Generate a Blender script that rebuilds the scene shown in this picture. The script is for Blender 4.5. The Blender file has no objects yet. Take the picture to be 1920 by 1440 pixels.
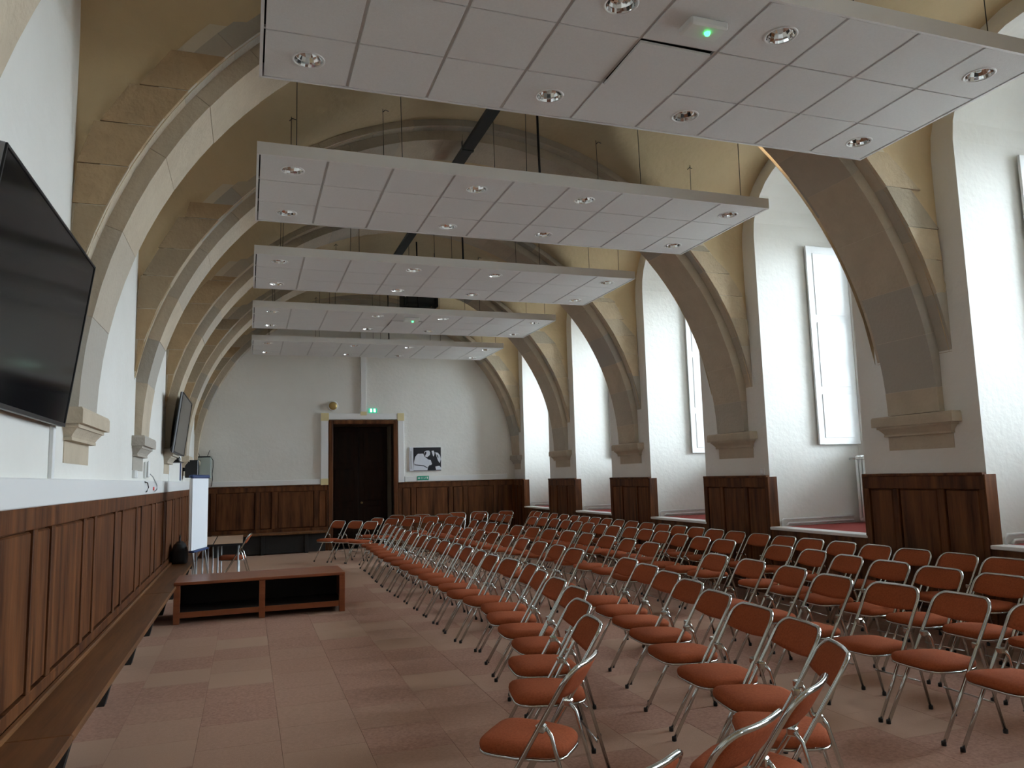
import bpy, math, random
from mathutils import Vector, Matrix
random.seed(7)
S = bpy.context.scene
C = S.collection
# ------------------------------------------------------------------ camera, light, exposure
CAM_H = 1.62
yaw, pitch, roll = math.radians(19.2209), math.radians(6.8883), math.radians(-1.5198)
fwd = Vector((math.sin(yaw)*math.cos(pitch), math.cos(yaw)*math.cos(pitch), math.sin(pitch)))
rgt = Vector((math.cos(yaw), -math.sin(yaw), 0)); upv = rgt.cross(fwd)
r2 = rgt*math.cos(roll)+upv*math.sin(roll); u2 = -rgt*math.sin(roll)+upv*math.cos(roll)
cd = bpy.data.cameras.new('camera'); cam = bpy.data.objects.new('camera', cd); C.objects.link(cam)
cd.sensor_fit = 'HORIZONTAL'; cd.sensor_width = 36; cd.lens = 1424.83*36/1920; cd.clip_end = 500
m = Matrix((r2, u2, -fwd)).transposed().to_4x4(); m.translation = (0, 0, CAM_H); cam.matrix_world = m
S.camera = cam
W = bpy.data.worlds.new('overcast_sky'); S.world = W; W.use_nodes = True
wn = W.node_tree.nodes['Background']; wn.inputs[0].default_value = (0.80, 0.90, 1.0, 1); wn.inputs[1].default_value = 32.0
S.view_settings.view_transform = 'Standard'; S.view_settings.look = 'None'
S.view_settings.exposure = 0.0; S.view_settings.gamma = 1.0; S.view_settings.use_curve_mapping = False
S.cycles.diffuse_bounces = 7; S.cycles.max_bounces = 12; S.cycles.transparent_max_bounces = 12
# room numbers (metres): x across, y along the hall, z up; camera stands at x = y = 0
XL, XR, YB, YF = -1.13, 6.5, 18.6, -3.4
BAY = 3.135; ARCH = [6.0+BAY*k for k in range(-2, 4)]; ARCH_END = 18.54
BAYC = [7.6+BAY*k for k in range(-3, 4)]; BH = 0.83          # window embrasures
XC, Z0 = 2.685, 2.09; RI, RO, RV = 3.75, 3.87, 3.95; WI, WO = 0.32, 0.47
XW = 8.0; LEDGE = 0.86; WAIN = 1.52
for k, yb in enumerate(BAYC):                                  # daylight portals in the window openings
    ld = bpy.data.lights.new('window_portal', 'AREA'); ld.shape = 'RECTANGLE'; ld.size = 2.9; ld.size_y = 1.4
    ld.cycles.is_portal = True; ld.energy = 1
    lo = bpy.data.objects.new('window_portal', ld); C.objects.link(lo)
    lo.location = (XW+0.32, yb, 3.3); lo.rotation_euler = (0, math.radians(90), 0)

# ------------------------------------------------------------------ materials
MATS = {}
def mat(name, col, rough=0.6, metal=0.0, spec=0.5, var=None, scale=6.0, stretch=(1, 1, 1), bump=0.0, bscale=40.0, rnd=0.0, rcol=None, emit=None, coat=0.0, detail=4.0):
    M = bpy.data.materials.new(name); M.use_nodes = True; nt = M.node_tree; N = nt.nodes; L = nt.links
    b = N['Principled BSDF']; b.inputs['Base Color'].default_value = (*col, 1); b.inputs['Roughness'].default_value = rough
    b.inputs['Metallic'].default_value = metal; b.inputs['Specular IOR Level'].default_value = spec
    if coat: b.inputs['Coat Weight'].default_value = coat; b.inputs['Coat Roughness'].default_value = 0.12
    tc = N.new('ShaderNodeTexCoord'); mp = N.new('ShaderNodeMapping'); mp.inputs['Scale'].default_value = stretch
    L.new(tc.outputs['Object'], mp.inputs['Vector'])
    oi = N.new('ShaderNodeObjectInfo')
    out = None
    if var is not None:
        va = N.new('ShaderNodeVectorMath'); va.operation = 'ADD'
        L.new(mp.outputs[0], va.inputs[0])
        cmb = N.new('ShaderNodeMath'); cmb.operation = 'MULTIPLY'; cmb.inputs[1].default_value = 37.0
        L.new(oi.outputs['Random'], cmb.inputs[0]); L.new(cmb.outputs[0], va.inputs[1])
        nz = N.new('ShaderNodeTexNoise'); nz.inputs['Scale'].default_value = scale; nz.inputs['Detail'].default_value = detail; nz.inputs['Roughness'].default_value = 0.6
        L.new(va.outputs[0], nz.inputs['Vector'])
        rp = N.new('ShaderNodeValToRGB'); rp.color_ramp.elements[0].position = 0.32; rp.color_ramp.elements[1].position = 0.68
        rp.color_ramp.elements[0].color = (*col, 1); rp.color_ramp.elements[1].color = (*var, 1)
        L.new(nz.outputs['Fac'], rp.inputs['Fac']); out = rp.outputs['Color']
    if rcol is not None:
        mr = N.new('ShaderNodeMapRange'); mr.inputs['From Min'].default_value = 1-rnd; mr.inputs['From Max'].default_value = 1.0
        L.new(oi.outputs['Random'], mr.inputs['Value'])
        mx = N.new('ShaderNodeMixRGB'); L.new(mr.outputs[0], mx.inputs['Fac'])
        if out: L.new(out, mx.inputs['Color1'])
        else: mx.inputs['Color1'].default_value = (*col, 1)
        mx.inputs['Color2'].default_value = (*rcol, 1); out = mx.outputs[0]
    if out: L.new(out, b.inputs['Base Color'])
    if bump:
        n2 = N.new('ShaderNodeTexNoise'); n2.inputs['Scale'].default_value = bscale; n2.inputs['Detail'].default_value = 5
        L.new(mp.outputs[0], n2.inputs['Vector'])
        bp = N.new('ShaderNodeBump'); bp.inputs['Strength'].default_value = bump; bp.inputs['Distance'].default_value = 0.02
        L.new(n2.outputs['Fac'], bp.inputs['Height']); L.new(bp.outputs[0], b.inputs['Normal'])
    if emit: b.inputs['Emission Color'].default_value = (*emit[0], 1); b.inputs['Emission Strength'].default_value = emit[1]
    MATS[name] = M; return M
mat('plaster_white', (.80, .785, .74), .85, var=(.76, .74, .69), scale=1.3, bump=.25, bscale=14)
mat('plaster_cream', (.63, .49, .30), .9, var=(.56, .43, .255), scale=1.1, bump=.3, bscale=16)
mat('limestone', (.545, .46, .345), .9, var=(.47, .395, .295), scale=3.5, bump=.35, bscale=30, rnd=.4, rcol=(.40, .37, .32))
mat('mortar', (.62, .55, .43), .95, bump=.2)
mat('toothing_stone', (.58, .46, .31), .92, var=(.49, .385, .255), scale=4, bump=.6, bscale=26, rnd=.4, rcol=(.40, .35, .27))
mat('oak_panel', (.042, .013, .005), .5, spec=.2, var=(.185, .068, .023), scale=3.4, stretch=(3.0, 3.0, .30), detail=7, bump=.12, bscale=10)
mat('oak_door', (.016, .006, .003), .5, spec=.2, var=(.030, .011, .005), scale=3.4, stretch=(3, 3, .3))
mat('oak_bench', (.11, .044, .015), .42, spec=.35, var=(.21, .088, .031), scale=3.0, stretch=(7, .4, 4), bump=.08, bscale=8)
mat('shade_toned_stone', (.44, .31, .175), .93, var=(.37, .255, .14), scale=5, bump=.5, bscale=26, rnd=.35, rcol=(.31, .255, .18))  # stone of the left cheeks, browned to hold the dim warm shade there
mat('dark_groove', (.025, .012, .008), .8)
mat('orange_wood', (.20, .055, .020), .33, var=(.27, .082, .030), scale=3, stretch=(.5, 6, 6), spec=.4)
mat('black_wood', (.012, .010, .009), .7)
mat('carpet_tile', (.50, .295, .22), .97, spec=.08, var=(.36, .205, .15), scale=48, bump=.5, bscale=260, rnd=.6, rcol=(.49, .32, .23), detail=4)
mat('rust_fabric', (.37, .098, .040), .9, spec=.10, var=(.29, .072, .029), scale=90, bump=.25, bscale=300, detail=2)
mat('chrome', (.56, .58, .56), .15, metal=1.0)
mat('black_rubber', (.012, .012, .012), .6)
mat('black_plastic', (.014, .014, .016), .35)
mat('tv_screen', (.006, .006, .007), .10, spec=.12)
mat('silver_plastic', (.42, .45, .50), .3, metal=.7)
mat('white_paint', (.80, .80, .79), .45)
mat('white_enamel', (.74, .74, .72), .35)
mat('tape_cream', (.72, .62, .34), .7)
mat('acoustic_tile', (.74, .735, .72), .95, var=(.71, .705, .69), scale=60, bump=.2, bscale=220, detail=2)
mat('white_metal', (.76, .755, .74), .5)
mat('grid_metal', (.50, .49, .47), .55)
mat('reflector', (.88, .88, .88), .07, metal=1.0)
mat('dark_void', (.01, .01, .01), .9)
mat('tray_metal', (.045, .05, .052), .55, metal=.3)
mat('wire', (.05, .045, .04), .5, metal=.5)
mat('green_led', (.02, .5, .08), .4, emit=((.05, 1.0, .18), 6.0))
mat('exit_green', (.02, .30, .17), .4, emit=((.05, .75, .45), .6))
mat('exit_white', (.8, .9, .85), .4, emit=((.8, 1.0, .92), 2.2))
mat('sign_green', (.01, .33, .20), .5)
mat('sign_white', (.85, .88, .86), .5)
mat('brass', (.45, .32, .12), .4, metal=.6)
mat('grey_green_metal', (.37, .43, .40), .5)
mat('paper_white', (.83, .86, .90), .8)
mat('blue_plastic', (.02, .05, .16), .4)
mat('table_wood', (.36, .215, .13), .5, var=(.42, .26, .16), scale=3, stretch=(.6, 6, 6))
mat('grey_steel', (.50, .52, .53), .35, metal=.6)
mat('red_carpet', (.36, .085, .075), .97, spec=.1, var=(.30, .07, .065), scale=60, bump=.3, bscale=200)
mat('picture_black', (.012, .013, .018), .5)
mat('picture_white', (.72, .74, .80), .5)
mat('red_label', (.7, .03, .03), .5)
mat('gravel', (.42, .40, .37), .95, var=(.36, .345, .32), scale=3)
mat('stone_reveal', (.20, .16, .11), .85, var=(.16, .13, .09), scale=4, bump=.2)
g = bpy.data.materials.new('window_glass'); g.use_nodes = True; nt = g.node_tree; nt.nodes.clear()
o_ = nt.nodes.new('ShaderNodeOutputMaterial'); mx = nt.nodes.new('ShaderNodeMixShader'); tr = nt.nodes.new('ShaderNodeBsdfTransparent'); gl = nt.nodes.new('ShaderNodeBsdfGlossy')
fr = nt.nodes.new('ShaderNodeFresnel'); fr.inputs['IOR'].default_value = 1.45; gl.inputs['Roughness'].default_value = 0.02
tr.inputs[0].default_value = (.95, .97, .97, 1)
nt.links.new(fr.outputs[0], mx.inputs[0]); nt.links.new(tr.outputs[0], mx.inputs[1]); nt.links.new(gl.outputs[0], mx.inputs[2]); nt.links.new(mx.outputs[0], o_.inputs[0])
MATS['window_glass'] = g

# ------------------------------------------------------------------ mesh helpers
class MB:
    def __init__(s): s.v = []; s.f = []; s.sm = []
    def add(s, vs, fs, smooth=False):
        o = len(s.v); s.v += [tuple(p) for p in vs]; s.f += [tuple(i+o for i in f) for f in fs]; s.sm += [smooth]*len(fs); return s
    def box(s, x0, x1, y0, y1, z0, z1, bev=0.0):
        if bev <= 0:
            vs = [(x, y, z) for z in (z0, z1) for y in (y0, y1) for x in (x0, x1)]
            return s.add(vs, [(0, 2, 3, 1), (4, 5, 7, 6), (0, 1, 5, 4), (2, 6, 7, 3), (0, 4, 6, 2), (1, 3, 7, 5)])
        b = min(bev, (x1-x0)*.45, (y1-y0)*.45, (z1-z0)*.45); vs = []; idx = {}
        for i, x in enumerate((x0, x1)):
            for j, y in enumerate((y0, y1)):
                for k, z in enumerate((z0, z1)):
                    sx, sy, sz = (b if i == 0 else -b), (b if j == 0 else -b), (b if k == 0 else -b)
                    for a, p in enumerate(((x, y+sy, z+sz), (x+sx, y, z+sz), (x+sx, y+sy, z))): idx[i, j, k, a] = len(vs); vs.append(p)
        F = []
        for a in range(3):
            for e in (0, 1):
                q = [(0, 0), (1, 0), (1, 1), (0, 1)]
                F.append([idx[(e, u, w, 0) if a == 0 else (u, e, w, 1) if a == 1 else (u, w, e, 2)] for u, w in q])
        for u in (0, 1):
            for w in (0, 1):
                F.append([idx[0, u, w, 1], idx[1, u, w, 1], idx[1, u, w, 2], idx[0, u, w, 2]])
                F.append([idx[u, 0, w, 0], idx[u, 1, w, 0], idx[u, 1, w, 2], idx[u, 0, w, 2]])
                F.append([idx[u, w, 0, 0], idx[u, w, 1, 0], idx[u, w, 1, 1], idx[u, w, 0, 1]])
                for k in (0, 1): F.append([idx[u, w, k, 0], idx[u, w, k, 1], idx[u, w, k, 2]])
        return s.add(vs, F)
    def tube(s, pts, r, n=8, closed=False, cap=True):
        P = [Vector(p) for p in pts]; N = len(P); T = []
        for i in range(N):
            a = P[(i-1) % N] if (closed or i > 0) else P[i]; b = P[(i+1) % N] if (closed or i < N-1) else P[i]
            T.append((b-a).normalized())
        ref = Vector((0, 0, 1)) if abs(T[0].z) < .9 else Vector((1, 0, 0))
        nrm = (ref-T[0]*ref.dot(T[0])).normalized(); vs = []
        for i in range(N):
            nrm = (nrm-T[i]*nrm.dot(T[i])).normalized(); bn = T[i].cross(nrm)
            for k in range(n):
                a = 2*math.pi*k/n; vs.append(P[i]+(nrm*math.cos(a)+bn*math.sin(a))*r)
        F = []
        for i in range(N if closed else N-1):
            j = (i+1) % N
            for k in range(n): F.append((i*n+k, i*n+(k+1) % n, j*n+(k+1) % n, j*n+k))
        s.add(vs, F, True)
        if cap and not closed: s.add(vs[:n], [tuple(range(n-1, -1, -1))]); s.add(vs[-n:], [tuple(range(n))])
        return s
    def lathe(s, prof, c=(0, 0, 0), n=20, axis='z', smooth=True):
        vs = []; F = []
        for r, h in prof:
            for k in range(n):
                a = 2*math.pi*k/n; u, w = r*math.cos(a), r*math.sin(a)
                p = (u, w, h) if axis == 'z' else (h, u, w) if axis == 'x' else (u, h, w)
                vs.append((c[0]+p[0], c[1]+p[1], c[2]+p[2]))
        for i in range(len(prof)-1):
            for k in range(n): F.append((i*n+k, i*n+(k+1) % n, (i+1)*n+(k+1) % n, (i+1)*n+k))
        return s.add(vs, F, smooth)
    def prism(s, poly, f0, f1, smooth=False):       # poly of 2D points; f0,f1 map a 2D point to the two end positions
        n = len(poly); vs = [f0(p) for p in poly]+[f1(p) for p in poly]
        F = [tuple(range(n)), tuple(range(2*n-1, n-1, -1))]
        s.add(vs, F); s.add(vs, [(i, i+n, (i+1) % n+n, (i+1) % n) for i in range(n)], smooth); return s
    def mesh(s, name):
        me = bpy.data.meshes.new(name); me.from_pydata(s.v, [], s.f); me.polygons.foreach_set('use_smooth', s.sm)
        import bmesh
        b = bmesh.new(); b.from_mesh(me); bmesh.ops.remove_doubles(b, verts=b.verts, dist=1e-5); bmesh.ops.recalc_face_normals(b, faces=b.faces); b.to_mesh(me); b.free()
        return me
def obj(name, mb, m, parent=None, loc=None):
    me = mb if isinstance(mb, bpy.types.Mesh) else mb.mesh(name)
    if not me.materials: me.materials.append(MATS[m])
    o = bpy.data.objects.new(name, me); C.objects.link(o)
    if parent: o.parent = parent
    if loc: o.location = loc
    return o
def tag(o, label, cat, group=None):
    o['label'] = label; o['category'] = cat
    if group: o['group'] = group
    return o
def empty(name, loc=(0, 0, 0), rz=0.0):
    o = bpy.data.objects.new(name, None); C.objects.link(o); o.location = loc; o.rotation_euler = (0, 0, rz); o.empty_display_size = .2; return o
def thing(name, label, cat, loc=(0, 0, 0), rz=0.0, group=None): return tag(empty(name, loc, rz), label, cat, group)
def struct(o): o['kind'] = 'structure'; return o
def copy_tree(o, parent=None):
    c = o.copy(); C.objects.link(c); c.parent = parent
    for ch in list(o.children): copy_tree(ch, c)
    return c
def arch_z(x, r=RO): d = r*r-(x-XC)**2; return Z0+math.sqrt(d) if d > 0 else Z0
def zm(x): return arch_z(x, RV)
ZS, RC = 4.7, BAY/2-WO
def zc(y, yb): d = RC*RC-(y-yb)**2; return ZS+math.sqrt(max(d, 0))
def vault_z(x, y):
    for yb in BAYC:
        if abs(y-yb) <= RC: return max(zm(x), zc(y, yb))
    return zm(x)

# ------------------------------------------------------------------ the setting: floor, walls, vault
ground = struct(obj('ground', MB().box(9.5, 160, -90, 110, -5.2, -5.0), 'gravel'))
floor = struct(obj('floor', MB().box(XL-.3, XR+.02, YF-.3, YB+1.3, -.2, -.008), 'black_wood'))
struct(obj('wall_left', MB().box(XL-.35, XL, YF-.3, YB+.3, -.2, 6.4), 'plaster_white'))
struct(obj('wall_front', MB().box(XL, XR+.3, YF-.3, YF, -.2, 6.4), 'plaster_white'))
DX0, DX1, DZ = 1.91, 3.36, 2.96
wb = MB(); wb.box(XL, DX0, YB, YB+.3, -.2, 6.4); wb.box(DX1, XR+1.9, YB, YB+.3, -.2, 6.4); wb.box(DX0, DX1, YB, YB+.3, DZ, 6.4); wb.box(DX0-.3, DX1+.3, YB+1.0, YB+1.1, -.2, DZ+.4); wb.box(DX0-.3, DX0-.02, YB+.3, YB+1.0, -.2, DZ+.4); wb.box(DX1+.02, DX1+.3, YB+.3, YB+1.0, -.2, DZ+.4); wb.box(DX0-.02, DX1+.02, YB+.3, YB+1.0, DZ+.02, DZ+.4)  # boxes behind the door recess are added to stop light leaking in
struct(obj('wall_back', wb, 'plaster_white'))
wr = MB(); ye = YF-.3
ys = [b for yb in BAYC for b in (yb-BH, yb+BH)]
edges = [YF-.3]+ys+[YB+.3]
for i in range(0, len(edges), 2): wr.box(XR, XW+.3, edges[i], edges[i+1], -.2, 6.4)
ASP = 4.79
for yb in BAYC:
    wr.box(XR, XW+.3, yb-BH, yb+BH, -.2, LEDGE)
    n = 14; prev = None
    for k in range(n+1):
        a = math.pi*k/n; y, z = yb-BH*math.cos(a), ASP+BH*math.sin(a)
        if prev: wr.add([(XR, prev[0], prev[1]), (XR, y, z), (XR, y, 6.4), (XR, prev[0], 6.4), (XW, prev[0], prev[1]), (XW, y, z)], [(0, 1, 2, 3), (0, 4, 5, 1)], False)
        prev = (y, z)
    WY, WZ0, WZ1 = .69, 1.86, 4.78
    wr.box(XW, XW+.3, yb-BH, yb-WY, LEDGE, 6.4); wr.box(XW, XW+.3, yb+WY, yb+BH, LEDGE, 6.4)
    wr.box(XW, XW+.3, yb-WY, yb+WY, LEDGE, WZ0); wr.box(XW, XW+.3, yb-WY, yb+WY, WZ1, 6.4)
struct(obj('wall_right', wr, 'plaster_white'))
# vault: main barrel with a cross vault over every bay, upright cheeks against the ribs
cm = MB(); NX = 64
xs = [XL+(XR-XL)*i/NX for i in range(NX+1)]
def strip(yA, yB, fA, fB, smooth=True):
    vs = [(x, yA, fA(x)) for x in xs]+[(x, yB, fB(x)) for x in xs]
    cm.add(vs, [(i, i+1, i+NX+2, i+NX+1) for i in range(NX)], smooth)
for yb in BAYC:
    n = 16; yy = [yb-RC*math.cos(math.pi*k/n) for k in range(n+1)]
    for k in range(n):
        if yy[k] > YB or yy[k+1] < YF: continue
        strip(yy[k], yy[k+1], lambda x, y=yy[k]: max(zm(x), zc(y, yb)), lambda x, y=yy[k+1]: max(zm(x), zc(y, yb)))
    for y in (yb-RC, yb+RC):
        vs = [(x, y, arch_z(x, RO-.004)) for x in xs]+[(x, y, max(zm(x), ZS)) for x in xs]
        cm.add(vs, [(i, i+1, i+NX+2, i+NX+1) for i in range(NX)])
for ya in ARCH+[ARCH_END, YF]:
    strip(ya-WO, ya+WO, zm, zm)
struct(obj('ceiling', cm, 'plaster_cream'))

# stone ribs: two orders of voussoirs on corbels
def sector(mb, r0, r1, a0, a1, y0, y1, n=3):
    P = []
    for k in range(n+1):
        a = a0+(a1-a0)*k/n
        for r in (r0, r1):
            for y in (y0, y1): P.append((XC-r*math.cos(a), y, Z0+r*math.sin(a)))
    F = [(0, 1, 3, 2), (4*n, 4*n+2, 4*n+3, 4*n+1)]
    for k in range(n):
        b = 4*k; F += [(b, b+4, b+5, b+1), (b+2, b+3, b+7, b+6), (b, b+2, b+6, b+4), (b+1, b+5, b+7, b+3)]
    mb.add(P, F)
def corbel(side, ya, y1max=99):
    s = 1 if side < 0 else -1; x = XL if side < 0 else XR; mb = MB()
    def layer(z0, z1, p0, p1, w0, w1):
        q = []
        for z, p, w in ((z0, p0, w0), (z1, p1, w1)):
            for (dx, dy) in ((-.01, -1), (p, -1), (p, 1), (-.01, 1)): q.append((x+s*dx, min(ya+dy*w, y1max), z))
        mb.add(q, [(0, 1, 2, 3), (7, 6, 5, 4)]+[(i, (i+1) % 4, (i+1) % 4+4, i+4) for i in range(4)])
    layer(2.115, 2.135, .125, .115, .505, .495); layer(2.03, 2.115, .125, .125, .505, .505)
    layer(2.005, 2.03, .095, .095, .465, .465); layer(1.965, 2.005, .055, .085, .42, .45); layer(1.945, 1.965, .045, .055, .41, .42); layer(1.925, 1.945, .05, .05, .415, .415)
    return mb
def patch(side, ya, y1max=99):
    x = XL if side < 0 else XR; s = .006 if side < 0 else -.006
    return MB().box(min(x, x+s), max(x, x+s), ya-.40, min(ya+.40, y1max), 1.78, 1.925)
for k, ya in enumerate(ARCH+[ARCH_END]):
    root = struct(empty('trim_%d' % (k+1), (0, 0, 0)))
    y1m = YB if ya == ARCH_END else 99
    core = MB(); sector(core, RI+.006, RI+.25, .02, math.pi-.02, ya-WI+.01, min(ya+WI-.01, y1m), 40); sector(core, RO+.006, RO+.25, .02, math.pi-.02, ya-WO+.01, min(ya+WO-.01, y1m), 40)
    obj('mortar_bed', core, 'mortar', root)
    for (r, w, dep) in ((RI, WI, .2), (RO, WO, .16)):
        a = .014
        while a < math.pi-.016:
            st = random.uniform(.125, .175); b = min(a+st, math.pi-.014)
            if math.pi-.014-b < .06: b = math.pi-.014
            mb = MB(); j = random.uniform(-.004, .003); e = .0025/r
            if r == RO:                                   # outer order shows only beside the inner one: a block on each side
                for (u, v) in ((ya-w, ya-WI+.005), (ya+WI-.005, ya+w)):
                    if u > y1m: continue
                    mb = MB(); sector(mb, r+j, r+dep, a+e*.5, b-e*.5, u, min(v, y1m)); obj('voussoir', mb, 'limestone', root)
            else:
                sector(mb, r+j, r+dep, a+e*.5, b-e*.5, ya-w, min(ya+w, y1m)); obj('voussoir', mb, 'limestone', root)
            a = b
    for sd in (-1, 1):
        obj('corbel', corbel(sd, ya, y1m), 'limestone', root); obj('stone_patch', patch(sd, ya, y1m), 'limestone', root)
# toothing stones showing through the plaster of the cheeks (ends of the old coursing beside the ribs)
def tooth(pts, y, root, mname):
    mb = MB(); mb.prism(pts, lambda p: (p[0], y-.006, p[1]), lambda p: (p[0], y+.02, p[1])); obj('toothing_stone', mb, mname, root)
troot = struct(empty('trim_20'))
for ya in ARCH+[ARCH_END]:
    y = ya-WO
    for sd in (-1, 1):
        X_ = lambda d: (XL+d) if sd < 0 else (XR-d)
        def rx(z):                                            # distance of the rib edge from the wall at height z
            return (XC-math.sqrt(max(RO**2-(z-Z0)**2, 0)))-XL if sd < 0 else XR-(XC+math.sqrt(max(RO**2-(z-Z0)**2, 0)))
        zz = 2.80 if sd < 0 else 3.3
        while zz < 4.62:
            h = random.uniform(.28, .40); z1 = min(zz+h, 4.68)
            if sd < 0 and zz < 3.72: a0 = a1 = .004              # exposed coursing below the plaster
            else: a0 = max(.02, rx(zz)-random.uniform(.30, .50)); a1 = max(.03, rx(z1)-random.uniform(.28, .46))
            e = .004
            tooth([(X_(a0), zz+e), (X_(max(rx(zz)-.004, a0+.02)), zz+e), (X_(max(rx(z1)-.004, a1+.02)), z1-e), (X_(a1+random.uniform(0, .03)), z1-e)], y, troot, 'shade_toned_stone' if sd < 0 else 'toothing_stone')
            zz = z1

# ------------------------------------------------------------------ carpet tiles
TS = .5; tiles = []
ix0, ix1 = -3, 14
for i in range(ix0, ix1):
    for j in range(-2, 39):
        x0 = .22+(i)*TS; y0 = -.5+j*TS+(.25 if i % 2 else 0)
        a, b, c_, d_ = max(x0, XL), min(x0+TS, XR), y0, min(y0+TS, YB)
        if b-a < .03 or d_-c_ < .03: continue
        tiles.append((math.hypot((a+b)/2*.9, (c_+d_)/2) if (c_ > 2.0) else 99, a, b, c_, d_))
tiles.sort()
tm = {}
far = MB()
for n_, (dd, a, b, c_, d_) in enumerate(tiles):
    g_ = .0004
    if n_ < 300:
        key = (round(b-a, 3), round(d_-c_, 3))
        if key not in tm: tm[key] = MB().box(g_, key[0]-g_, g_, key[1]-g_, -.008, 0, .002).mesh('carpet_tile')
        obj('carpet_tile', tm[key], 'carpet_tile', floor, (a, c_, 0))
    else: far.box(a+g_, b-g_, c_+g_, d_-g_, -.008, 0)
fo = obj('carpet_tiles', far, 'carpet_tile', floor); fo['kind'] = 'stuff'

# ------------------------------------------------------------------ oak wainscot
def framed(root, f, u0, u1, z0, z1, spans, mname='oak_panel', top=.12, bot=.10, cap=True):
    """f(u0,u1,p0,p1,z0,z1,bev) -> MB box; spans = list of (panel start, panel end) along u"""
    obj('backing_board', f(u0, u1, .0, .004, z0, z1, 0), mname, root)
    obj('top_rail', f(u0, u1, .004, .046, z1-top, z1, .004), mname, root)
    obj('bottom_rail', f(u0, u1, .004, .046, z0, z0+bot, .004), mname, root)
    if cap: obj('cap_moulding', f(u0-.0, u1+.0, .0, .062, z1-.012, z1+.018, .006), mname, root)
    prev = u0
    for (a, b) in spans+[(u1, u1)]:
        if a-prev > .012: obj('stile', f(prev+.001, a-.001, .004, .046, z0+bot, z1-top, .004), mname, root)
        if b > a:
            obj('panel', f(a+.012, b-.012, .004, .036, z0+bot+.010, z1-top-.010, .010), mname, root)
        prev = b
lw = struct(empty('trim_21'))
fl = lambda u0, u1, p0, p1, z0, z1, bev: MB().box(XL+p0, XL+p1, u0, u1, z0, z1, bev)
sp = []; c = 5.03-1.355*3
while c < 18.3:
    sp.append((c-.17, c+.17)); sp.append((c+.25, c+1.355-.25)); c += 1.355
sp = [s_ for s_ in sp if s_[1] < 18.5]
framed(lw, fl, -1.0, YB-.04, .44, WAIN, sp, cap=False)
bwn = struct(empty('trim_22'))
fb = lambda u0, u1, p0, p1, z0, z1, bev: MB().box(u0, u1, YB-p1, YB-p0, z0, z1, bev)
framed(bwn, fb, XL+.04, DX0-.11, .0, WAIN, [(-1.0, -.78), (-.68, .17), (.27, .53), (.66, 1.48), (1.58, 1.76)], bot=.55)
framed(bwn, fb, DX1+.11, XR-.01, .0, WAIN, [(3.55, 3.78), (3.9, 4.72), (4.84, 5.1), (5.22, 5.9), (6.02, 6.4)], bot=.55)
for k in range(len(edges)//2):
    y0, y1 = edges[2*k]+.0, edges[2*k+1]
    if y1 < 1.5: continue
    if y1 > YB: y1 = YB-.04
    root = struct(empty('trim_%d' % (30+k)))
    fr_ = lambda u0, u1, p0, p1, z0, z1, bev: MB().box(XR-p1, XR-p0, u0, u1, z0, z1, bev)
    w = y1-y0; fx = [(.04, .30), (.355, .68), (.73, .95)]
    framed(root, fr_, y0, y1, .0, WAIN, [(y0+w*a, y0+w*b) for a, b in fx], top=.14, bot=.2)
    obj('corner_board', MB().box(XR-.046, XR+.10, y0-.016, y0, LEDGE, WAIN, .003), 'oak_panel', root)
    obj('corner_board', MB().box(XR-.046, XR+.10, y1, y1+.016, LEDGE, WAIN, .003), 'oak_panel', root)
ap = struct(empty('trim_40'))
for yb in BAYC[2:]:
    obj('apron_board', MB().box(XR-.03, XR, yb-BH+.001, yb+BH-.001, 0, LEDGE-.025, .003), 'oak_panel', ap)
    obj('sill_board', MB().box(XR-.05, XR+.16, yb-BH+.002, yb+BH-.002, LEDGE-.025, LEDGE+.012, .006), 'white_paint', ap)
    obj('embrasure_carpet', MB().box(XR+.162, XW-.01, yb-BH+.02, yb+BH-.02, LEDGE, LEDGE+.010), 'red_carpet', ap)

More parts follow.
